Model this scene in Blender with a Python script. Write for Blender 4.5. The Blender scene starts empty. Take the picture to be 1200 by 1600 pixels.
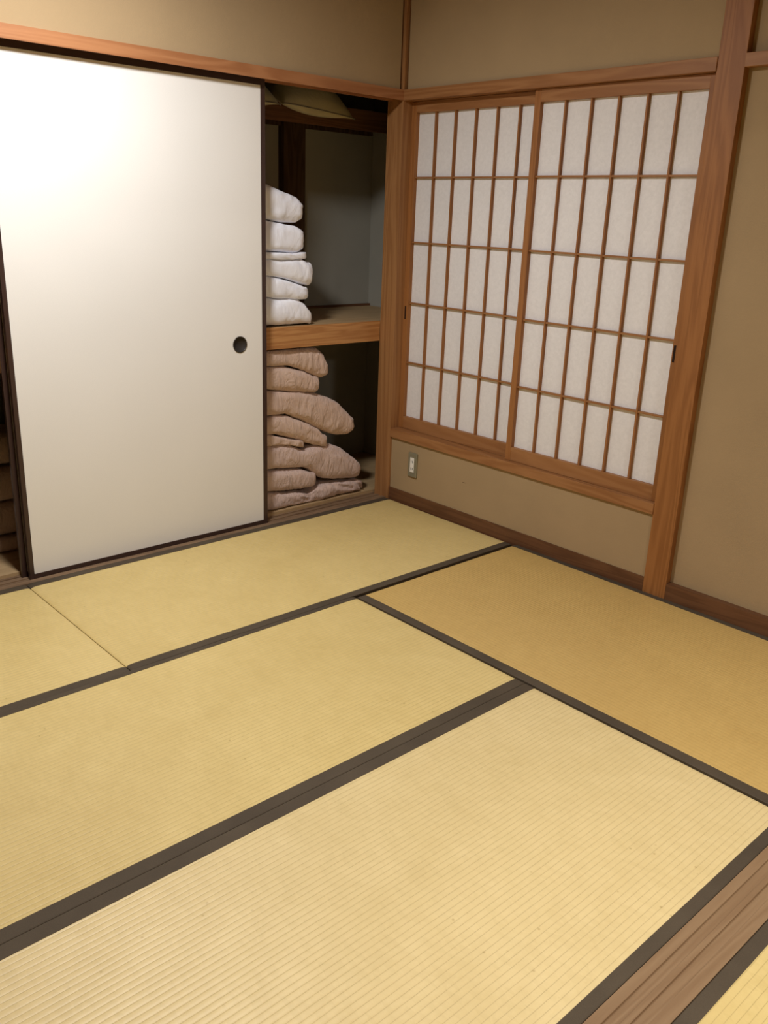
import bpy, bmesh, math, random
from mathutils import Vector, Matrix, noise
random.seed(7)
C = bpy.context.scene.collection
scene = bpy.context.scene

# ------------------------------------------------------------------ camera
YAW, PITCH, ROLL, FPX = 0.75076, -0.327036, 0.038684, 1366.314
cam_data = bpy.data.cameras.new('camera')
cam = bpy.data.objects.new('camera', cam_data); C.objects.link(cam)
fwd = Vector((math.sin(YAW)*math.cos(PITCH), math.cos(YAW)*math.cos(PITCH), math.sin(PITCH)))
r0 = Vector((math.cos(YAW), -math.sin(YAW), 0)); u0 = r0.cross(fwd)
r1 = math.cos(ROLL)*r0 + math.sin(ROLL)*u0; u1 = -math.sin(ROLL)*r0 + math.cos(ROLL)*u0
M = Matrix((r1, u1, -fwd)).transposed().to_4x4(); M.translation = Vector((-2.85152, -3.03353, 1.33403))
cam.matrix_world = M
cam_data.sensor_fit = 'HORIZONTAL'; cam_data.sensor_width = 36; cam_data.lens = 36*FPX/1200
cam_data.clip_start = 0.02
scene.camera = cam

# ------------------------------------------------------------------ world, lights, exposure
w = bpy.data.worlds.new('world'); scene.world = w; w.use_nodes = True
bg = w.node_tree.nodes['Background']; bg.inputs[0].default_value = (0.02, 0.03, 0.06, 1); bg.inputs[1].default_value = 0.3
def area_light(name, loc, size, power, col, target):
    l = bpy.data.lights.new(name, 'AREA'); l.shape = 'DISK'; l.size = size; l.energy = power; l.color = col
    o = bpy.data.objects.new(name, l); C.objects.link(o); o.location = loc
    o.rotation_euler = (Vector(target)-Vector(loc)).to_track_quat('-Z', 'Y').to_euler(); return o
def point_light(name, loc, size, power, col):
    l = bpy.data.lights.new(name, 'POINT'); l.shadow_soft_size = size; l.energy = power; l.color = col
    o = bpy.data.objects.new(name, l); C.objects.link(o); o.location = loc; return o
area_light('ceiling_light_room', (-1.72, -0.80, 2.30), 0.28, 35.5, (1, 0.985, 0.97), (-1.72, -0.80, 0))
l2 = area_light('threshold_fill_light', (-1.55, -2.85, 2.33), 0.4, 14, (1, 0.955, 0.88), (-1.55, -2.85, 0))  # added fill lamp, unseen, brightens the mat along the threshold
l2.data.spread = math.radians(130)
area_light('ceiling_light_next_room', (-1.5, -4.2, 2.13), 0.4, 26, (1, 0.965, 0.91), (-1.5, -4.2, 0))
vs = scene.view_settings; vs.view_transform = 'Standard'; vs.look = 'None'; vs.gamma = 1; vs.exposure = 0.1
vs.use_curve_mapping = False

# ------------------------------------------------------------------ materials
def lin(c): 
    return tuple(((v/255)/12.92 if v/255 <= .04045 else (((v/255)+.055)/1.055)**2.4) for v in c) + (1,)
class NT:
    def __init__(s, name, rough=.6, spec=.3):
        s.m = bpy.data.materials.new(name); s.m.use_nodes = True; s.t = s.m.node_tree
        s.b = s.t.nodes['Principled BSDF']; s.b.inputs['Roughness'].default_value = rough
        s.b.inputs['Specular IOR Level'].default_value = spec
    def n(s, ty, **kw):
        o = s.t.nodes.new(ty)
        for k, v in kw.items(): setattr(o, k, v)
        return o
    def l(s, a, b): s.t.links.new(a, b)
    def coords(s, scale, rot=(0,0,0)):
        tc = s.n('ShaderNodeTexCoord'); mp = s.n('ShaderNodeMapping')
        mp.inputs['Scale'].default_value = scale; mp.inputs['Rotation'].default_value = rot
        s.l(tc.outputs['Object'], mp.inputs['Vector']); return mp.outputs[0]
    def noise(s, vec, scale, detail=4, rough=.55, dist=0):
        o = s.n('ShaderNodeTexNoise'); o.inputs['Scale'].default_value = scale; o.inputs['Detail'].default_value = detail
        o.inputs['Roughness'].default_value = rough; o.inputs['Distortion'].default_value = dist
        s.l(vec, o.inputs['Vector']); return o.outputs[0]
    def ramp(s, fac, stops):
        o = s.n('ShaderNodeValToRGB'); e = o.color_ramp.elements
        while len(e) < len(stops): e.new(.5)
        for i, (p, c) in enumerate(stops): e[i].position = p; e[i].color = c
        s.l(fac, o.inputs[0]); return o.outputs[0]
    def mix(s, fac, a, b, mode='MIX'):
        o = s.n('ShaderNodeMix', data_type='RGBA', blend_type=mode)
        for v, k in ((fac, 0), (a, 6), (b, 7)):
            if hasattr(v, 'links'): s.l(v, o.inputs[k])
            else: o.inputs[k].default_value = v
        return o.outputs[2]
    def math(s, op, a, b=0.0):
        o = s.n('ShaderNodeMath', operation=op)
        for v, k in ((a, 0), (b, 1)):
            if hasattr(v, 'links'): s.l(v, o.inputs[k])
            else: o.inputs[k].default_value = v
        return o.outputs[0]
    def bump(s, h, strength, dist=.001, normal=None):
        o = s.n('ShaderNodeBump'); o.inputs['Strength'].default_value = strength; o.inputs['Distance'].default_value = dist
        s.l(h, o.inputs['Height'])
        if normal is not None: s.l(normal, o.inputs['Normal'])
        return o.outputs[0]
    def done(s, col=None, normal=None):
        if col is not None:
            if hasattr(col, 'links'): s.l(col, s.b.inputs['Base Color'])
            else: s.b.inputs['Base Color'].default_value = col
        if normal is not None: s.l(normal, s.b.inputs['Normal'])
        return s.m

def wood(name, c1, c2, axis, rough=.5, spec=.3, ringscale=9, contrast=1.0):
    """planed softwood, grain along the given axis"""
    t = NT(name, rough, spec)
    sc = [1.0, 1.0, 1.0]; sc[axis] = 0.07
    v = t.coords(tuple(sc))
    big = t.noise(v, ringscale, 3, .5, .8)
    w_ = t.n('ShaderNodeMath', operation='SINE'); t.l(t.math('MULTIPLY', big, 60), w_.inputs[0])
    ring = t.math('MULTIPLY_ADD', w_.outputs[0], .5*contrast)
    ring.node.inputs[2].default_value = .5
    fine = t.noise(v, 260, 3, .6)
    f2 = t.math('ADD', t.math('MULTIPLY', ring, .55), t.math('MULTIPLY', fine, .45))
    mot = t.noise(t.coords((1,1,1)), 2.5, 2)
    f3 = t.math('ADD', t.math('MULTIPLY', f2, .62), t.math('MULTIPLY', mot, .25))
    col = t.ramp(f3, [(.15, lin(c1)), (.75, lin(c2))])
    return t.done(col, t.bump(fine, .12, .0006))

hin = ((186, 134, 82), (150, 90, 45))
W_X = wood('planed_wood_along_x', (174, 122, 82), (148, 96, 60), 0)
W_Y = wood('planed_wood_along_y', (164, 117, 74), (138, 91, 52), 1)
W_Z = wood('planed_wood_upright', (160, 108, 61), (132, 84, 43), 2)
W_Zc = wood('corner_post_wood', (168, 122, 78), (140, 95, 56), 2)
W_edge = wood('shelf_edge_wood', (196, 146, 92), (160, 106, 60), 0, ringscale=14)
W_ply = wood('shelf_board_wood', (190, 162, 122), (160, 132, 96), 0, .6, .2, 6, .5)
W_base = wood('baseboard_wood', (112, 76, 50), (88, 57, 36), 1)
W_sill = wood('worn_sill_wood', (142, 116, 90), (106, 84, 64), 0, .55, .3, 12)
W_thr = wood('threshold_wood', (150, 123, 93), (132, 104, 76), 0, .5, .3, 8)
W_dark = wood('dark_closet_wood', (96, 74, 56), (66, 48, 36), 2, .7, .15)
W_beam = wood('closet_beam_wood', (120, 84, 58), (90, 60, 40), 0, .7, .15)

def plaster(name, c, s=1):
    t = NT(name, .95, .1); v = t.coords((1,1,1))
    n1 = t.noise(v, 3.0, 3); n2 = t.noise(v, 420, 3, .6); n3 = t.noise(v, 60, 4)
    a = lin(c); col = t.mix(.5, a, a)
    d = tuple(x*.92 for x in a[:3]) + (1,); u = tuple(x*1.05 for x in a[:3]) + (1,)
    col = t.ramp(t.math('ADD', t.math('MULTIPLY', n1, .7), t.math('MULTIPLY', n2, .3)), [(.3, d), (.7, u)])
    return t.done(col, t.bump(t.math('ADD', n2, n3), .35*s, .0015))
M_wall = plaster('sandy_tan_plaster', (168, 145, 112))
M_clos = plaster('grey_closet_lining', (164, 161, 150), .5)
M_ceil = plaster('ceiling_boards', (150, 124, 90), .3)
M_sub = plaster('subfloor', (110, 92, 70), .5)

def tatami(name, axis, c1, c2, spec=.35, gs=1.0):
    """rush weave: ridges 15 mm apart run along 'axis', the single rushes run across them"""
    t = NT(name, .42, spec)
    v = t.coords((1,1,1))
    sep = t.n('ShaderNodeSeparateXYZ'); t.l(v, sep.inputs[0])
    across = sep.outputs[1-axis]; along = sep.outputs[axis]
    wob = t.noise(v, 5, 2); 
    ph = t.math('ADD', t.math('MULTIPLY', across, math.pi/0.0148), t.math('MULTIPLY', wob, .8))
    s_ = t.n('ShaderNodeMath', operation='SINE'); t.l(ph, s_.inputs[0])
    ridge = t.math('POWER', t.math('ABSOLUTE', s_.outputs[0]), .45)
    sc = [60, 60, 60]; sc[axis] = 900
    strand = t.noise(t.coords(tuple(sc)), 1, 2, .7)
    sc = [130, 130, 130]; sc[axis] = 45
    blk = t.noise(t.coords(tuple(sc)), 1, 2, .6)
    large = t.noise(v, 1.6, 4, .6)
    mott = t.noise(v, 9, 4, .65)
    f = t.math('ADD', t.math('MULTIPLY', large, .35), t.math('MULTIPLY', mott, .4))
    f = t.math('ADD', f, t.math('MULTIPLY', strand, .15)); f = t.math('ADD', f, t.math('MULTIPLY', blk, .1))
    col = t.ramp(f, [(.28, lin(c1)), (.72, lin(c2))])
    groove = t.ramp(ridge, [(0.0, (.66, .63, .56, 1)), (.5, (1, 1, 1, 1))])
    gf = t.ramp(mott, [(.35, (.35, .35, .35, 1)), (.6, (.85, .85, .85, 1))])
    col = t.mix(t.math('MULTIPLY', gf, gs), col, groove, 'MULTIPLY')
    sc = [30, 30, 30]; sc[axis] = 95; sc[1-axis] = 34
    cell = t.n('ShaderNodeTexVoronoi'); cell.inputs['Scale'].default_value = 1; t.l(t.coords(tuple(sc)), cell.inputs['Vector'])
    cj = t.ramp(cell.outputs['Color'], [(.25, (.90, .89, .86, 1)), (.6, (1, 1, 1, 1))])
    col = t.mix(.3, col, cj, 'MULTIPLY')
    # scattered small nicks in the rush
    vo = t.n('ShaderNodeTexVoronoi'); vo.inputs['Scale'].default_value = 1
    sc = [26, 26, 26]; sc[1-axis] = 26; t.l(t.coords(tuple(sc)), vo.inputs['Vector'])
    nick = t.ramp(vo.outputs['Distance'], [(.03, (.62, .56, .45, 1)), (.10, (1, 1, 1, 1))])
    sel = t.ramp(t.noise(v, 3, 2), [(.52, (0, 0, 0, 1)), (.6, (1, 1, 1, 1))])
    col = t.mix(t.math('MULTIPLY', sel, .7), col, nick, 'MULTIPLY')
    b1 = t.bump(ridge, .8*gs, .0014)
    b2 = t.bump(t.math('ADD', strand, blk), .35, .0006, b1)
    return t.done(col, b2)
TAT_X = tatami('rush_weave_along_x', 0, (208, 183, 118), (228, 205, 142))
TAT_P = tatami('rush_weave_paler', 0, (214, 191, 134), (234, 213, 160), .5)  # sheen and lamplight on the nearest mat put into a paler base colour
TAT_Y = tatami('rush_weave_along_y', 1, (196, 163, 98), (212, 180, 112), .35, .55)  # weaker sheen of the crosswise ridges put into a darker base colour
def cloth_band():
    t = NT('dark_brown_edging_cloth', .75, .25)
    v = t.coords((900, 900, 900)); n1 = t.noise(v, 1, 2); n2 = t.noise(t.coords((1,1,1)), 6, 3)
    col = t.ramp(t.math('ADD', t.math('MULTIPLY', n1, .5), t.math('MULTIPLY', n2, .5)), [(.35, lin((72, 62, 50))), (.65, lin((88, 77, 62)))])
    return t.done(col, t.bump(n1, .3, .0004))
M_heri = cloth_band()
def paper(name, c, weave, rough=.8):
    t = NT(name, rough, .2)
    v = t.coords((1,1,1)); n1 = t.noise(v, 1.5 if weave else 70, 2, .5)
    sc = (260, 260, 1100) if weave else (120, 120, 120)
    n2 = t.noise(t.coords(sc), 1, 3, .6)
    a = lin(c); d = tuple(x*.94 for x in a[:3])+(1,); u = tuple(min(1, x*1.03) for x in a[:3])+(1,)
    col = t.ramp(t.math('ADD', t.math('MULTIPLY', n1, .5), t.math('MULTIPLY', n2, .5)), [(.35, d), (.65, u)])
    return t.done(col, t.bump(n2, .15, .0005))
M_fus = paper('off_white_door_paper', (235, 234, 231), True, .55)
M_washi = paper('white_rice_paper', (229, 227, 228), False)
M_lacq = NT('dark_brown_lacquer', .35, .5).done(lin((58, 40, 36)))
M_track = NT('shadowed_dark_rail', .6, .3).done(lin((52, 46, 46)))
M_metal = NT('dark_bronze_pull', .7, .3).done(lin((48, 42, 38)))
M_rim = NT('worn_bronze_rim', .35, .6).done(lin((56, 47, 36)))
M_plate = NT('grey_green_metal_plate', .4, .5).done(lin((150, 147, 124)))
M_plate.node_tree.nodes['Principled BSDF'].inputs['Metallic'].default_value = .4
M_ins = NT('white_socket_plastic', .4, .4).done(lin((238, 236, 228)))
M_hole = NT('dark_socket_slot', .8, .1).done(lin((40, 36, 32)))
M_slot = NT('dark_finger_slot', .7, .2).done(lin((40, 24, 14)))
M_mark = NT('brown_scuff', .9, .1).done(lin((112, 86, 66)))
def fabric(name, c1, c2, wr=.5, sc=18):
    t = NT(name, .85, .15)
    try: t.b.inputs['Sheen Weight'].default_value = .25
    except Exception: pass
    v = t.coords((1,1,1))
    n0 = t.noise(t.coords((1.0, 1.0, .40), (0, .5, 0)), sc, 4, .62, 1.2); n1 = t.noise(v, 3, 3); n2 = t.noise(v, 700, 2)
    col = t.ramp(n1, [(.35, lin(c1)), (.65, lin(c2))])
    b = t.bump(n0, wr, .02); b = t.bump(n2, .15, .0005, b)
    return t.done(col, b)
M_pink = fabric('dusty_pink_quilt_cotton', (196, 168, 152), (206, 180, 164), .7, 22)
M_pink2 = fabric('dusty_pink_quilt_cotton_mauve', (197, 172, 162), (207, 183, 173), .7, 26)
M_white = fabric('white_quilt_cotton', (230, 233, 246), (242, 244, 253), .3, 9)
M_cush = fabric('khaki_cushion_cotton', (186, 176, 138), (200, 190, 152), .25, 10)
M_cushd = fabric('dark_cushion_cotton', (120, 116, 98), (134, 128, 110), .25, 10)
M_shade = NT('lamp_shade_paper', .8, .1).done(lin((240, 236, 226)))

# ------------------------------------------------------------------ helpers
def link(name, bm, mat, parent=None, smooth=False, loc=(0,0,0)):
    me = bpy.data.meshes.new(name); bm.normal_update(); bm.to_mesh(me); bm.free()
    for m in (mat if isinstance(mat, (list, tuple)) else [mat]): me.materials.append(m)
    if smooth:
        for p in me.polygons: p.use_smooth = True
    o = bpy.data.objects.new(name, me); C.objects.link(o)
    if parent is not None:
        o.parent = parent
        L = parent_world(parent)
        me.transform(Matrix.Translation(-L))
    return o
def parent_world(p):
    v = Vector(p.location)
    while p.parent: p = p.parent; v = v + Vector(p.location)
    return v
def box(bm, a, b, bev=0.0, seg=2):
    x0, x1 = sorted((a[0], b[0])); y0, y1 = sorted((a[1], b[1])); z0, z1 = sorted((a[2], b[2]))
    r = bmesh.ops.create_cube(bm, size=1)
    vs_ = r['verts']
    for v in vs_:
        v.co = Vector((x0 if v.co.x < 0 else x1, y0 if v.co.y < 0 else y1, z0 if v.co.z < 0 else z1))
    if bev > 0:
        es = list({e for v in vs_ for e in v.link_edges})
        bmesh.ops.bevel(bm, geom=es, offset=bev, segments=seg, profile=.6, affect='EDGES')
    return bm
def bx(a, b, bev=0.0, seg=2): return box(bmesh.new(), a, b, bev, seg)
def prism(profile, axis, a, b):
    """profile: closed list of 2D points in the two other axes (cyclic order), extruded from a to b"""
    bm = bmesh.new(); o = [i for i in range(3) if i != axis]
    rings = []
    for t in (a, b):
        ring = []
        for p in profile:
            c = [0, 0, 0]; c[axis] = t; c[o[0]] = p[0]; c[o[1]] = p[1]; ring.append(bm.verts.new(c))
        rings.append(ring)
    n = len(profile)
    for i in range(n): bm.faces.new((rings[0][i], rings[0][(i+1) % n], rings[1][(i+1) % n], rings[1][i]))
    bm.faces.new(rings[0][::-1]); bm.faces.new(rings[1])
    bmesh.ops.recalc_face_normals(bm, faces=bm.faces); return bm
def thing(name, label, cat, loc=(0,0,0), group=None):
    o = bpy.data.objects.new(name, None); o.empty_display_size = .05; C.objects.link(o); o.location = loc
    o['label'] = label; o['category'] = cat
    if group: o['group'] = group
    return o
def tag(o, label, cat, group=None):
    o['label'] = label; o['category'] = cat
    if group: o['group'] = group
    return o
def struct(name, bm, mat, label=None, parent=None):
    o = link(name, bm, mat, parent)
    if parent is None:
        o['kind'] = 'structure'
        if label: o['label'] = label
    return o

# ------------------------------------------------------------------ room shell
XL, YB, ZC = -3.62, -5.3, 2.42          # left wall, back wall of next room, ceiling
struct('floor', bx((XL-.1, YB-.1, -.12), (.12, .11, -.05)), M_sub, 'boards under the straw mats')
struct('ceiling', bx((XL-.1, YB-.1, ZC), (.6, .9, ZC+.06)), M_ceil, 'plain ceiling over the room')
struct('wall_left', bx((XL-.1, YB-.1, -.05), (XL, .9, ZC)), M_wall, 'plastered wall on the left of the room')
struct('wall_back', bx((XL, YB-.1, -.05), (.12, YB, ZC)), M_wall, 'plastered wall behind the viewer')
struct('wall_front', bx((XL, .012, 1.85), (-.012, .10, ZC)), M_wall, 'tan plaster wall above the closet opening')
# right wall: pieces around the window, recessed beyond the post
bm = bmesh.new()
box(bm, (.012, -1.45, 1.85), (.11, -.012, ZC))
box(bm, (.012, -1.45, .045), (.11, -.001, .311))
box(bm, (.034, YB, .0), (.11, -1.535, ZC))
struct('wall_right', bm, M_wall, 'tan plaster wall around the paper-screened window')
# outside board behind the window screens
struct('window_2', bx((.095, -1.45, .3), (.11, -.1, 1.86)), W_dark, 'closed shutter behind the paper screens')

# closet
struct('wall_closet_back', bx((XL, .70, -.05), (.46, .76, ZC)), M_clos, 'grey lining at the back of the closet')
struct('wall_closet_right', bx((.45, .0, -.05), (.50, .70, ZC)), M_clos, 'grey lining at the right of the closet')
struct('wall_closet_front', bx((.102, .092, -.05), (.45, .11, ZC)), M_clos, 'inside face of the closet front beside the post')
fl = bmesh.new()
struct('floor_closet', bx((XL, .113, -.05), (.45, .70, .012)), W_ply, 'plywood floor of the closet')
# lintel over closet (with tracks cut underneath)
struct('trim_1', prism([(0, 1.85), (0, 1.808), (.009, 1.808), (.009, 1.822), (.068, 1.822), (.068, 1.808), (.076, 1.808), (.076, 1.822), (.10, 1.822), (.10, 1.85)], 0, XL, 0.0),
       W_X, 'orange-brown wooden lintel over the closet')
struct('trim_2', bx((-.0, -1.447, 1.808), (.10, -.0, 1.85), .0015), W_Y, 'orange-brown wooden lintel over the paper-screened window')
# the posts
struct('trim_3', bx((0.0, 0.0, -.05), (.10, .10, ZC), .0012), W_Zc, 'square wooden post in the corner of the room')
struct('trim_4', bx((.004, -1.541, -.05), (.10, -1.447, ZC), .0015), W_Z, 'tall square wooden post right of the window')
struct('trim_5', bx((.0, YB, 1.812), (.034, -1.541, 1.852), .0015), W_Y, 'wooden wall rail right of the tall post')
# window sill
struct('trim_6', bx((.0, -1.447, .311), (.10, -.0, .353), .0015), W_Y, 'wooden sill under the paper screens')
struct('baseboard_right', bx((.006, -1.447, -.05), (.012, -.0, .056)), W_base, 'brown baseboard under the window')
struct('baseboard_right.001', bx((.006, YB, -.05), (.034, -1.541, .062)), W_base, 'brown baseboard right of the tall post')
# closet sill with two tracks
struct('trim_7', prism([(.016, -.05), (.016, -.001), (.044, -.001), (.044, -.005), (.066, -.005), (.066, -.001), (.080, -.001), (.080, -.006), (.102, -.006), (.102, -.001), (.112, -.001), (.112, -.05)], 0, XL, 0.0),
       W_sill, 'worn wooden sill with two sliding tracks under the closet doors')
# threshold between the rooms
T0, T1 = -2.438, -2.540
struct('trim_8', prism([(T1, -.05), (T1, .0005), (T1+.024, .0005), (T1+.025, -.003), (T1+.046, -.003), (T1+.047, .0005), (T1+.058, .0005), (T1+.059, -.003), (T1+.080, -.003), (T1+.081, .0005), (T0, .0005), (T0, -.05)], 0, XL, .0),
       W_thr, 'brown wooden threshold with two shallow tracks between two rooms')

struct('trim_11', bx((XL, -2.545, 1.81), (.03, -2.433, 1.86)), W_X, 'wooden lintel over the threshold between the rooms')
struct('wall_between_rooms', bx((XL, -2.515, 1.86), (.03, -2.465, ZC)), M_wall, 'plaster wall over the opening between the rooms')

# back post and rails inside the closet
struct('trim_9', bx((-.160, .655, .868), (-.030, .70, ZC)), W_dark, 'dark post on the back wall of the closet')
struct('trim_10', bx((-.9, .680, 1.722), (.43, .70, 1.772)), W_dark, 'dark rail under the high pillow shelf')

# ------------------------------------------------------------------ window and its sliding screens
def shoji(loc_y0, loc_y1, xf, label, slot_y, slot_side):
    """leaf between y0 (right, more negative) and y1; front face at xf"""
    g = 'paper window screens'
    t = thing('shoji_screen', label, 'paper screen', (xf, (loc_y0+loc_y1)/2, .353))
    d = .024
    zb, zt = .354, 1.8065
    st = [(loc_y1-.0285, loc_y1), (loc_y0, loc_y0+.0265)]
    for a, b in st: link('stile', bx((xf, a, zb), (xf+d, b, zt), .001), W_Z, t)
    ya, yb = st[1][1], st[0][0]
    r = link('rail', bx((xf+.0005, ya, zb), (xf+d, yb, .412), .001), W_Y, t)
    r2 = link('rail', bx((xf+.0005, ya, 1.762), (xf+d, yb, zt), .001), W_Y, t)
    n = 6; pitch = (yb-ya+.007)/n
    ys = [ya-.0035+pitch*i for i in range(1, n)]
    zs = [1.498, 1.221, .950, .673]
    vb = None
    for y in ys:
        if vb is None:
            vb = link('lattice_bar', bx((-.0, -.0035, .412), (.0150, .0035, 1.762)), W_Z)
            vb.parent = t; vb.location = (.005, y-t.location.y, -t.location.z); src = vb
        else:
            o = src.copy(); C.objects.link(o); o.location = (.005, y-t.location.y, -t.location.z)
    src = None
    for z in zs:
        if src is None:
            src = link('lattice_bar', bx((0, ya-(ya+yb)/2, -.0035), (.0135, yb-(ya+yb)/2, .0035)), W_Y)
            src.parent = t; o = src
        else:
            o = src.copy(); C.objects.link(o)
        o.location = (.0065, (ya+yb)/2-t.location.y, z-t.location.z)
    # paper panes
    yy = [ya] + ys + [yb]; zz = [.412] + zs[::-1] + [1.762]
    for i in range(n):
        for k in range(5):
            link('paper_pane', bx((xf+.0202, yy[i], zz[k]), (xf+.0212, yy[i+1], zz[k+1])), M_washi, t)
    # finger slot
    s = bmesh.new(); box(s, (xf-.0004, slot_y-.0045, .875), (xf+.006, slot_y+.0045, .935))
    link('finger_slot', s, M_slot, t)
    return t
shoji(-.742, -.0, .055, 'left sliding paper screen of the window, behind, beside the corner post', -.0115, 1)
shoji(-1.446, -.7035, .025, 'right sliding paper screen of the window, in front, beside the tall post', -1.4285, -1)
struct('window_1', bx((.0, -1.447, 1.8075), (.10, -.0, 1.8080)), W_Y, 'head of the window over the paper screens')

# ------------------------------------------------------------------ sliding closet door
t = thing('sliding_door', 'off-white paper sliding closet door with dark lacquered frame and round pull', 'sliding door', (-1.23, .06, -.004))
yf, yr = .046, .066
fx0, fx1 = -1.766, -.694
link('panel', bx((fx0+.012, yf+.002, .012), (fx1-.015, yr-.002, 1.792)), M_fus, t)
link('frame_rail', bx((fx0, yf, -.0045), (fx0+.0165, yr, 1.8215), .0012), M_lacq, t)
link('frame_rail', bx((fx1-.021, yf, -.0045), (fx1, yr, 1.8215), .0012), M_lacq, t)
link('frame_rail', bx((fx0+.0165, yf, -.0045), (fx1-.021, yr, .0165), .0012), M_lacq, t)
link('frame_rail', bx((fx0+.0165, yf, 1.7905), (fx1-.021, yr, 1.8215), .0012), M_lacq, t)
def dish(cx, y, cz, r):
    bm = bmesh.new(); N = 40
    prof = [(r, 0.0), (r, -.0022), (r*.93, -.0028), (r*.88, -.001), (r*.84, .007), (0, .0078)]
    rings = []
    for rr, dy in prof[:-1]:
        rings.append([bm.verts.new((cx+rr*math.cos(2*math.pi*i/N), y+dy, cz+rr*math.sin(2*math.pi*i/N))) for i in range(N)])
    c = bm.verts.new((cx, y+prof[-1][1], cz))
    for a, b in zip(rings, rings[1:]):
        for i in range(N): bm.faces.new((a[i], a[(i+1) % N], b[(i+1) % N], b[i]))
    for i in range(N): bm.faces.new((rings[-1][i], rings[-1][(i+1) % N], c))
    for k, f in enumerate(bm.faces): f.material_index = 1 if k < 3*N else 0
    bmesh.ops.recalc_face_normals(bm, faces=bm.faces); return bm
pl = link('door_pull', dish(-.826, .0482, .806, .034), [M_metal, M_rim], t, True)
pl['label'] = 'round dark bronze finger pull'
# hole behind the dish: cut by a dark ring plate
# panel is solid, so carve the recess with a boolean
cut = bpy.data.meshes.new('cut'); bmc = bmesh.new()
bmesh.ops.create_cone(bmc, cap_ends=True, segments=40, radius1=.0325, radius2=.0325, depth=.03, matrix=Matrix.Translation((-.826+1.23, .048-.06, .806+.004)) @ Matrix.Rotation(math.pi/2, 4, 'X'))
bmc.to_mesh(cut); bmc.free(); co = bpy.data.objects.new('cut', cut); C.objects.link(co); co.location = (-1.23, .06, -.004)
pan = [o for o in t.children if o.name.startswith('panel')][0]
md = pan.modifiers.new('hole', 'BOOLEAN'); md.operation = 'DIFFERENCE'; md.object = co; md.solver = 'EXACT'
bpy.context.view_layer.update()
dg = bpy.context.evaluated_depsgraph_get(); me2 = bpy.data.meshes.new_from_object(pan.evaluated_get(dg))
pan.modifiers.clear(); pan.data = me2; bpy.data.objects.remove(co)

for x0, x1, yy0, lab in ((-1.781, -.722, .083, 'second sliding closet door standing hidden behind the off-white door, only its dark edge showing at left'),
                         (-2.97, -1.90, .083, 'unseen off-white sliding closet door added in the rear track to darken the gap, left of the frame'),  # unseen leaf added to keep lamp light out of the gap
                         (-3.60, -2.90, .046, 'unseen off-white sliding closet door added in the front track, far left of the room')):  # unseen leaf added to close the rest of the opening to light
    t2 = thing('sliding_door', lab, 'sliding door', ((x0+x1)/2, yy0, -.004))
    link('panel', bx((x0+.02, yy0+.002, .0165), (x1-.02, yy0+.0145, 1.795)), M_fus, t2)
    for a, b in (((x0, -.0045), (x0+.02, 1.8215)), ((x1-.02, -.0045), (x1, 1.8215)), ((x0+.02, -.0045), (x1-.02, .0165)), ((x0+.02, 1.795), (x1-.02, 1.8215))):
        link('frame_rail', bx((a[0], yy0, a[1]), (b[0], yy0+.0165, b[1]), .001), M_lacq, t2)

# ------------------------------------------------------------------ straw mats
def mat_piece(x0, x1, y0, y1, axis, h0, h1, mats, label, dipz=.005, lo_gap=.0012):
    """one mat; ridges along 'axis'; h0/h1 = width of the cloth edging on its low/high long side"""
    t = thing('tatami_mat', label, 'straw mat', ((x0+x1)/2, (y0+y1)/2, -.05))
    L0, L1 = (x0, x1) if axis == 0 else (y0, y1); B0, B1 = (y0, y1) if axis == 0 else (x0, x1)
    L0 += lo_gap; L1 -= lo_gap
    st = [0, .002, .005, .010, .018, .03, .06]
    ls = [L0+s for s in st] + [L0+.06+(L1-L0-.12)*i/12 for i in range(1, 12)] + [L1-s for s in st[::-1]]
    def zt(l, extra):
        d = min(l-L0, L1-l)
        return extra - dipz*math.exp(-d/.006) - .0012*math.exp(-d/.03)
    def strip(name, b0, b1, extra, m, bot=-.05, rim0=0, rim1=0):
        bm = bmesh.new(); rows = []
        bs = [b0, b0+.0015, b0+.004] + [b0+(b1-b0)*i/3 for i in (1, 2)] + [b1-.004, b1-.0015, b1]
        for l in ls:
            row = []
            for j, b in enumerate(bs):
                z = zt(l, extra)
                if j == 0: z -= .0014*rim0
                if j == 1: z -= .0004*rim0
                if j == 7: z -= .0014*rim1
                if j == 6: z -= .0004*rim1
                co = (l, b, z) if axis == 0 else (b, l, z)
                row.append(bm.verts.new(co))
            row = [bm.verts.new((row[0].co.x, row[0].co.y, bot))] + row + [bm.verts.new((row[-1].co.x, row[-1].co.y, bot))]
            rows.append(row)
        for a, b in zip(rows, rows[1:]):
            for i in range(len(a)-1): bm.faces.new((a[i], a[i+1], b[i+1], b[i]))
        bm.faces.new(rows[0]); bm.faces.new(rows[-1])
        bmesh.ops.recalc_face_normals(bm, faces=bm.faces)
        o = link(name, bm, m, t, True)
        md = o.modifiers.new('edge', 'EDGE_SPLIT'); md.split_angle = math.radians(50)
        return o
    strip('woven_surface', B0+(h0 or 0), B1-(h1 or 0), -.0004, mats, -.05, 0 if h0 else 1, 0 if h1 else 1)
    if h0: strip('cloth_edging', B0, B0+h0, .0004, M_heri, -.049, 1, 0)
    if h1: strip('cloth_edging', B1-h1, B1, .0004, M_heri, -.049, 0, 1)
    return t
G = 'straw floor mats'
XM = -1.795
mat_piece(XM, 0.0, -.804, .015, 0, .034, .040, TAT_X, 'straw mat in front of the off-white closet door, ending at the room corner')
mat_piece(-3.60, XM, -.806, .015, 0, .034, .040, TAT_X, 'straw mat cut by the left photo edge, beside the closet sill')
mat_piece(-.902, .004, -2.436, -.8135, 1, .036, .028, TAT_Y, 'straw mat lying crosswise along the wall under the window')
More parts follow.
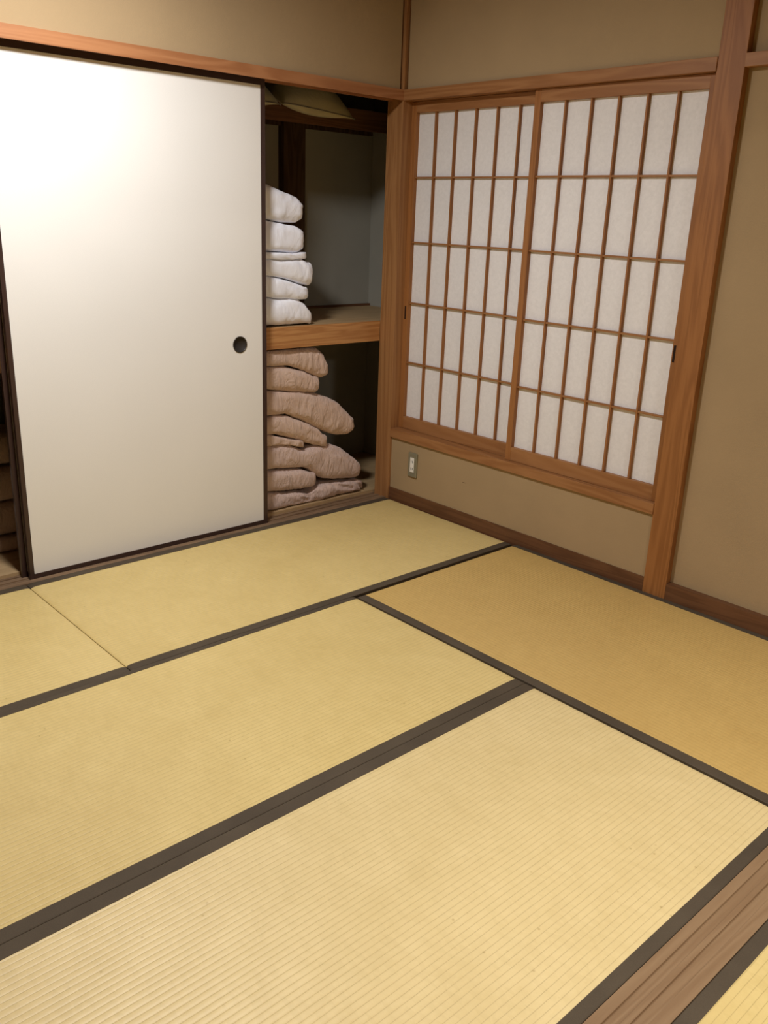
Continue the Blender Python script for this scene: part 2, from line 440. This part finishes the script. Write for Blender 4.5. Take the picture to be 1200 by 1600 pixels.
mat_piece(-2.70, -.9035, -1.611, -.8055, 0, .036, .0215, TAT_X, 'middle straw mat, second row from the closet')
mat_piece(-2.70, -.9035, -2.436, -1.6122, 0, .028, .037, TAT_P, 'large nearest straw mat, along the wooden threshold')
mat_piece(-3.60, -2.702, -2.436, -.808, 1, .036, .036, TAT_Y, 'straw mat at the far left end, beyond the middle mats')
mat_piece(-1.80, .0, -3.37, -2.5415, 0, .034, .030, TAT_X, 'straw mat of the next room, beyond the threshold at bottom right')
mat_piece(-3.60, -1.802, -3.37, -2.5415, 0, .034, .030, TAT_X, 'straw mat of the next room under the viewer, out of the frame')
struct('floor_next_room', bx((XL, YB, -.05), (.0, -3.372, -.001)), TAT_X, 'floor of the next room behind the viewer')

# ------------------------------------------------------------------ closet shelves
t = thing('closet_shelf', 'thick wooden middle shelf of the closet carrying the white duvets', 'shelf', (-1.8, .4, .765))
link('shelf_board', bx((XL, .118, .835), (.449, .699, .8565)), W_ply, t)
link('front_edge', bx((XL, .10, .764), (-.0005, .118, .857), .0012), W_edge, t)
link('batten', bx((-.15, .683, .8565), (.449, .699, .868)), W_beam, t)
t = thing('pillow_shelf', 'high dark shelf at the top of the closet, carrying the cushions', 'shelf', (-1.8, .55, 1.71))
link('shelf_board', bx((XL, .415, 1.772), (.449, .699, 1.79)), W_beam, t)
link('front_beam', bx((XL, .395, 1.712), (.449, .415, 1.802), .001), W_beam, t)

# ------------------------------------------------------------------ duvets
def interp(st, x):
    if x <= st[0][0]: return st[0][1], st[0][2]
    for q, (a, b) in enumerate(zip(st, st[1:])):
        if x <= b[0]:
            f = (x-a[0])/(b[0]-a[0]) if b[0] > a[0] else 1
            if q == len(st)-2:
                m0, m1 = (a[1]+a[2])/2, (b[1]+b[2])/2; h = (a[1]-a[2])/2*math.sqrt(max(0, 1-f**2.2))+(b[1]-b[2])/2*f; m = m0+(m1-m0)*f
                return m+h, m-h
            return a[1]+(b[1]-a[1])*f, a[2]+(b[2]-a[2])*f
    return st[-1][1], st[-1][2]
def puff(st, y0=.112, y1=.58, xl=-1.35, seed=0, n_exp=2.3, wr=.0085, nx=150, ns=72, fine=1.0, lefttaper=True):
    """a folded layer of quilt: outline (x, top, bottom) seen from the room, soft section in depth"""
    bm = bmesh.new(); xr = st[-1][0]
    st = [(xl, st[0][1], st[0][2])] + list(st)
    rows = []; yc, hy = (y0+y1)/2, (y1-y0)/2
    for i in range(nx+1):
        u = i/nx
        # denser stations to the right, where it is seen
        x = xl + (xr-xl)*(1-(1-u)**1.9)
        a, b = interp(st, x)
        # smooth the outline
        er = (xr-x)/.05; el = (x-xl)/.12
        shrink = 1.0
        if er < 1: shrink *= max(0.0, 1-(1-er)**2.4)**(1/2.4)
        if el < 1: shrink *= max(0.0, 1-(1-el)**2.2)**(1/2.2)
        a0, b0 = interp(st, x)
        mid = (a0+b0)/2
        hz = max(.0008, (a0-b0)/2)
        hyx = hy*(.80+.20*max(shrink, 0)) if er < 1 else hy*(.6+.4*shrink)
        if i == 0 or i == nx: hz = .001
        inset = .055*(1-math.sqrt(max(0, 1-(1-er)**2))) if er < 1 else 0
        insl = .08*(1-math.sqrt(max(0, 1-(1-el)**2))) if el < 1 else 0
        f0, f1 = y0+inset+insl, y1-inset-insl
        rf = min(.8*hz, .05, (f1-f0)/2)
        sec = []; na = ns//4
        for j in range(na+1):
            th = -math.pi/2+math.pi*j/na; c, s_ = math.cos(th), math.sin(th)
            sec.append((f0+rf-rf*abs(c)**.75, mid+hz*math.copysign(abs(s_)**.68, s_)))
        nf = ns//4-1
        for j in range(1, nf+1):
            f = j/(nf+1); sec.append((f0+rf+(f1-f0-2*rf)*f**1.5, mid+hz))
        for j in range(na+1):
            th = math.pi/2-math.pi*j/na; c, s_ = math.cos(th), math.sin(th)
            sec.append((f1-rf+rf*abs(c)**.75, mid+hz*math.copysign(abs(s_)**.68, s_)))
        for j in range(nf, 0, -1):
            f = j/(nf+1); sec.append((f0+rf+(f1-f0-2*rf)*f**1.5, mid-hz))
        row = [bm.verts.new((x, yy, zz)) for yy, zz in sec]
        rows.append(row)
    for A, B in zip(rows, rows[1:]):
        for j in range(len(A)): bm.faces.new((A[j], A[(j+1) % len(A)], B[(j+1) % len(A)], B[j]))
    bm.faces.new(rows[0][::-1]); bm.faces.new(rows[-1])
    bmesh.ops.recalc_face_normals(bm, faces=bm.faces); bm.normal_update()
    off = Vector((seed*7.3, seed*3.1, seed*1.7))
    for v in bm.verts:
        p = v.co
        n1 = noise.noise(Vector((p.x*9, p.y*7, p.z*12))+off)
        wx = noise.noise(Vector((p.x*5, p.y*5, p.z*6))+off*3)*.11; wz = noise.noise(Vector((p.x*4, p.y*6, p.z*5))-off)*.11
        q = Vector(((p.x+wx)*22+(p.z+wz)*22, p.y*10, (p.z+wz)*14-(p.x+wx)*5))+off
        n2 = 1-abs(noise.noise(q))*2.8
        n3 = 1-abs(noise.noise(Vector(((p.x+wx*1.4)*58+(p.z+wz)*40, p.y*18, (p.z+wx)*20))+off*2))*2.8
        edge = 1.0 - min(1.0, (xr-p.x)/.30)*.45
        amp = wr*(n1*.9) + wr*.50*(n2-.5)*edge*fine + wr*.22*(n3-.5)*edge*fine
        horizontal = Vector((v.normal.x*.6, v.normal.y, v.normal.z*.35))
        v.co = p + horizontal*amp
    return bm
def duvet(label, layers, mat, base, group, seed, names, **kw):
    t = thing('folded_duvet', label, 'duvet', base, group)
    for k, (nm, st) in enumerate(zip(names, layers)):
        m = mat[k] if isinstance(mat, (list, tuple)) else mat
        link(nm, puff(st, seed=seed+k*5, **kw), m, t, True)
    return t
P = {
'P7':[(-0.622,0.103,0.015),(-0.542,0.087,0.015),(-0.460,0.076,0.015),(-0.398,0.058,0.015),(-0.352,0.078,0.015),(-0.273,0.087,0.015),(-0.192,0.079,0.016),(-0.088,0.074,0.019),(-0.035,0.038,0.034)],
'P6':[(-0.624,0.205,0.104),(-0.542,0.198,0.092),(-0.430,0.182,0.083),(-0.373,0.157,0.086),(-0.325,0.122,0.112)],
'P5':[(-0.623,0.323,0.208),(-0.559,0.329,0.204),(-0.505,0.318,0.199),(-0.457,0.292,0.193),(-0.416,0.272,0.189),(-0.385,0.279,0.172),(-0.355,0.284,0.145),(-0.297,0.281,0.112),(-0.237,0.273,0.097),(-0.176,0.248,0.088),(-0.113,0.199,0.080),(-0.069,0.158,0.085),(-0.047,0.122,0.108)],
'P4b':[(-0.623,0.379,0.323),(-0.541,0.352,0.320),(-0.468,0.330,0.303),(-0.402,0.308,0.292)],
'P4':[(-0.622,0.455,0.377),(-0.577,0.464,0.372),(-0.505,0.449,0.345),(-0.394,0.399,0.303),(-0.337,0.367,0.285),(-0.298,0.333,0.277),(-0.266,0.300,0.288)],
'P3':[(-0.628,0.578,0.461),(-0.576,0.572,0.460),(-0.520,0.562,0.461),(-0.480,0.559,0.442),(-0.414,0.552,0.410),(-0.339,0.536,0.369),(-0.262,0.506,0.334),(-0.202,0.472,0.316),(-0.153,0.430,0.312),(-0.119,0.394,0.326),(-0.100,0.366,0.352)],
'P2':[(-0.628,0.683,0.582),(-0.576,0.682,0.572),(-0.523,0.677,0.563),(-0.470,0.661,0.555),(-0.415,0.644,0.549),(-0.359,0.619,0.543),(-0.316,0.588,0.577)],
'P1':[(-0.630,0.755,0.687),(-0.576,0.755,0.681),(-0.506,0.755,0.677),(-0.452,0.754,0.658),(-0.398,0.752,0.634),(-0.343,0.748,0.611),(-0.305,0.722,0.604),(-0.281,0.678,0.616),(-0.267,0.650,0.636)],
'W1':[(-0.634,1.443,1.302),(-0.589,1.431,1.297),(-0.540,1.418,1.288),(-0.490,1.404,1.287),(-0.463,1.396,1.290),(-0.439,1.373,1.302),(-0.419,1.340,1.328)],
'W2':[(-0.635,1.300,1.170),(-0.573,1.292,1.168),(-0.507,1.282,1.163),(-0.466,1.276,1.163),(-0.438,1.264,1.175),(-0.411,1.222,1.208)],
'W3':[(-0.637,1.170,1.140),(-0.574,1.166,1.138),(-0.489,1.162,1.137),(-0.438,1.168,1.140),(-0.396,1.158,1.152)],
'W4':[(-0.637,1.142,1.074),(-0.591,1.141,1.066),(-0.540,1.139,1.058),(-0.489,1.138,1.048),(-0.437,1.141,1.033),(-0.395,1.125,1.025),(-0.363,1.084,1.072)],
'W5':[(-0.637,1.076,0.982),(-0.574,1.064,0.974),(-0.506,1.047,0.972),(-0.454,1.032,0.968),(-0.419,1.020,0.969),(-0.389,1.000,0.990)],
'W6':[(-0.638,0.984,0.858),(-0.575,0.976,0.858),(-0.506,0.976,0.858),(-0.454,0.969,0.858),(-0.422,0.951,0.860),(-0.396,0.919,0.862),(-0.366,0.885,0.870)]}
KC = (3.0335+.134)/(3.0335+.15)
for k_ in P:
    if k_ == 'P7': continue
    P[k_] = [(-2.8515+(x+2.8515)*KC, max(.8, 1.334+(a-1.334)*KC) if k_[0] == 'W' else min(.757, 1.334+(a-1.334)*KC), max(.8615, 1.334+(b-1.334)*KC) if k_[0] == 'W' else 1.334+(b-1.334)*KC) for x, a, b in P[k_]]
GP = 'pink folded duvets stacked on the closet floor'
GW = 'white folded duvets stacked on the closet shelf'
duvet('flat mauve-pink folded duvet, bottom of the stack on the closet floor', [P['P7']], M_pink2, (-.7, .35, .013), GP, 1, ['fold'], wr=.012, fine=1.7, y0=.122)
duvet('puffy dusty-pink folded duvet bulging to the right, second from the closet floor', [P['P5'], P['P6']], M_pink2, (-.7, .35, .08), GP, 2, ['upper_fold', 'lower_fold'])
duvet('puffy dusty-pink folded duvet drooping right, third from the closet floor', [P['P3'], P['P4'], P['P4b']], M_pink, (-.7, .35, .29), GP, 3, ['upper_fold', 'lower_fold', 'inner_fold'], wr=.0085, fine=1.3)
duvet('brownish-pink folded duvet squeezed directly under the closet shelf', [P['P1'], P['P2']], M_pink, (-.7, .35, .55), GP, 4, ['upper_fold', 'lower_fold'])
duvet('white folded duvet at the bottom, lying on the closet shelf', [P['W6']], M_white, (-.7, .35, .858), GW, 11, ['fold'], fine=.8, wr=.009)
duvet('white folded duvet second from the shelf, its upper fold overhanging', [P['W4'], P['W5']], M_white, (-.7, .35, .97), GW, 12, ['upper_fold', 'lower_fold'], fine=.8, wr=.009)
duvet('creamy white folded duvet, second from the top of the white stack', [P['W2'], P['W3']], M_white, (-.7, .35, 1.14), GW, 13, ['upper_fold', 'lower_fold'], fine=.8, wr=.009)
duvet('rumpled white folded duvet on top of the white stack', [P['W1']], M_white, (-.7, .35, 1.29), GW, 14, ['fold'], fine=.8, wr=.009)
# second stack, seen through the gap left of the door
def flat(z0, z1, xr): return [(-2.2, z1, z0), (-1.7, z1-.004, z0), (-1.5, z1-.01, z0+.004), (xr, (z0+z1)/2+.006, (z0+z1)/2-.006)]
for k, (z0, z1, lab, m) in enumerate([
    (.014, .072, 'thin folded duvet on the closet floor seen left of the sliding door, lowest of four', M_pink),
    (.075, .212, 'folded duvet left of the sliding door, second from the closet floor', M_pink),
    (.218, .352, 'puffy folded duvet left of the sliding door, third from the closet floor', M_pink),
    (.362, .485, 'folded duvet left of the sliding door, topmost of four', M_pink)]):
    duvet(lab, [flat(z0, z1, -1.42+.03*k)], m, (-1.9, .35, z0), 'folded duvets left of the sliding door', 20+k, ['fold'], xl=-2.75+.04*k, y0=.33+.015*(k % 2))

# ------------------------------------------------------------------ cushions on the high shelf
def cushion(label, x0, x1, ztop, lowL, lowR, seed, yb=.68, yf=.30):
    """floor cushion lying on the high shelf, its front end sagging over the beam"""
    t = thing('cushion', label, 'cushion', ((x0+x1)/2, .5, 1.80), 'khaki cushions on the high closet shelf')
    bm = bmesh.new(); nu, nv = 44, 40; top, bot = [], []
    for i in range(nu+1):
        u = i/nu; rt, rb = [], []
        for j in range(nv+1):
            v = j/nv
            pinch = (math.sin(math.pi*u)**.42)*(math.sin(math.pi*v)**.42) if 0 < u < 1 and 0 < v < 1 else 0
            inx = .022*(1-math.sin(math.pi*v)**.6 if 0 < v < 1 else 1); iny = .02*(1-(1-abs(2*u-1))**.5)
            wv = .020*math.sin(math.pi*v) if 0 < v < 1 else 0
            x = x0+(x1-x0)*u + (wv if u < .5 else -wv)*abs(2*u-1)
            y = yf+(yb-yf)*v - .0*iny + (.014*math.sin(math.pi*u) if v < .5 else -.014*math.sin(math.pi*u))*abs(2*v-1)
            over = max(0, .41-y)
            sag = -min(1, over/.105)**1.35*(1.806-(lowL+(lowR-lowL)*u)+.020*(4*u*(1-u)))
            zc = 1.806 + sag
            h = ztop-1.806
            n_ = noise.noise(Vector((x*9+seed, y*9, seed)))*.006
            su = math.sin(math.pi*u) if 0 < u < 1 else 0
            zc += .030*su**.7*min(1, over/.105)
            lip = .046*su**.6*math.sin(math.pi*min(1, max(0, (y-yf)/.10)))**.8 if yf < y < yf+.10 else 0
            if y > .39: zb = 1.8055 
            else: zb = zc-lip
            rt.append(bm.verts.new((x, y, max(zb, zc)+h*pinch*(1-.35*min(1, over/.11))+n_*pinch+.0015)))
            rb.append(bm.verts.new((x, y-0, zb)))
        top.append(rt); bot.append(rb)
    for i in range(nu):
        for j in range(nv):
            bm.faces.new((top[i][j], top[i+1][j], top[i+1][j+1], top[i][j+1]))
            bm.faces.new((bot[i][j], bot[i][j+1], bot[i+1][j+1], bot[i+1][j]))
    for i in range(nu):
        bm.faces.new((top[i][0], bot[i][0], bot[i+1][0], top[i+1][0])); bm.faces.new((top[i][nv], top[i+1][nv], bot[i+1][nv], bot[i][nv]))
    for j in range(nv):
        bm.faces.new((top[0][j], top[0][j+1], bot[0][j+1], bot[0][j])); bm.faces.new((top[nu][j], bot[nu][j], bot[nu][j+1], top[nu][j+1]))
    bmesh.ops.recalc_face_normals(bm, faces=bm.faces)
    c = link('cover', bm, M_cush, t, True)
    sm = bmesh.new(); pts = []
    for i in range(nu+1):
        u = i/nu; su = math.sin(math.pi*u) if 0 < u < 1 else 0
        pts.append((x0+(x1-x0)*u, yf+.014*su-.001, lowL+(lowR-lowL)*u - .020*(4*u*(1-u))+.030*su**.7+.0015))
    rr = []
    for p in pts: rr.append([sm.verts.new((p[0], p[1]+.0028*math.cos(a), p[2]+.0028*math.sin(a))) for a in (0, 1.05, 2.09, 3.14, 4.19, 5.24)])
    for A, B in zip(rr, rr[1:]):
        for k in range(6): sm.faces.new((A[k], A[(k+1) % 6], B[(k+1) % 6], B[k]))
    sm.faces.new(rr[0][::-1]); sm.faces.new(rr[-1])
    bmesh.ops.recalc_face_normals(sm, faces=sm.faces)
    link('piping', sm, M_cushd, t, True)
    return t
cushion('khaki cushion sagging over the front of the high closet shelf', -.425, -.02, 1.93, 1.768, 1.742, 3)
cushion('khaki cushion on the high closet shelf, half hidden by the sliding door', -.86, -.435, 1.93, 1.752, 1.762, 9)

# ------------------------------------------------------------------ power outlet
t = thing('power_outlet', 'grey-green metal power outlet plate with white socket, on the wall under the window', 'power outlet', (.012, -.16, .20))
link('plate', bx((.003, -.188, .144), (.0125, -.130, .262), .003, 3), M_plate, t)
ins = link('socket_insert', bx((.0012, -.1715, .168), (.004, -.1455, .239), .0008), M_ins, t)
for z in (.186, .220):
    for y in (-.1535, -.1635):
        h = link('socket_slot', bx((.0008, y-.0014, z-.0055), (.0016, y+.0014, z+.0055)), M_hole, ins)

# scuff on the plaster
tag(link('wall_scuff', bx((.0112, -.500, .1955), (.0119, -.480, .1975), .0003), M_mark), 'small brown scuff mark on the plaster under the window', 'scuff')
bpy.data.objects['wall_scuff'].parent = bpy.data.objects['wall_right']
for k in ('label', 'category'): del bpy.data.objects['wall_scuff'][k]

# ------------------------------------------------------------------ ceiling lamps (out of frame, they give the light above; threshold one added)
for (x, y, z) in ((-1.72, -0.80, 2.31), (-1.55, -2.85, 2.34), (-1.5, -4.2, 2.14)):
    bm = bmesh.new(); N = 48
    for (ra, za), (rb, zb) in (((.30, z+.01), (.31, z+.06)), ((.31, z+.06), (.10, z+.09)), ((.10, z+.09), (.10, ZC))):
        A = [bm.verts.new((x+ra*math.cos(2*math.pi*i/N), y+ra*math.sin(2*math.pi*i/N), za)) for i in range(N)]
        B = [bm.verts.new((x+rb*math.cos(2*math.pi*i/N), y+rb*math.sin(2*math.pi*i/N), zb)) for i in range(N)]
        for i in range(N): bm.faces.new((A[i], A[(i+1) % N], B[(i+1) % N], B[i]))
    o = link('ceiling_lamp', bm, M_shade, None, True)
    tag(o, 'round white ceiling lamp above the ' + ('straw mats of the room' if y > -2 else 'threshold side of the next room, added to brighten the nearest mat' if y > -3 else 'far side of the next room, behind the viewer'), 'lamp')
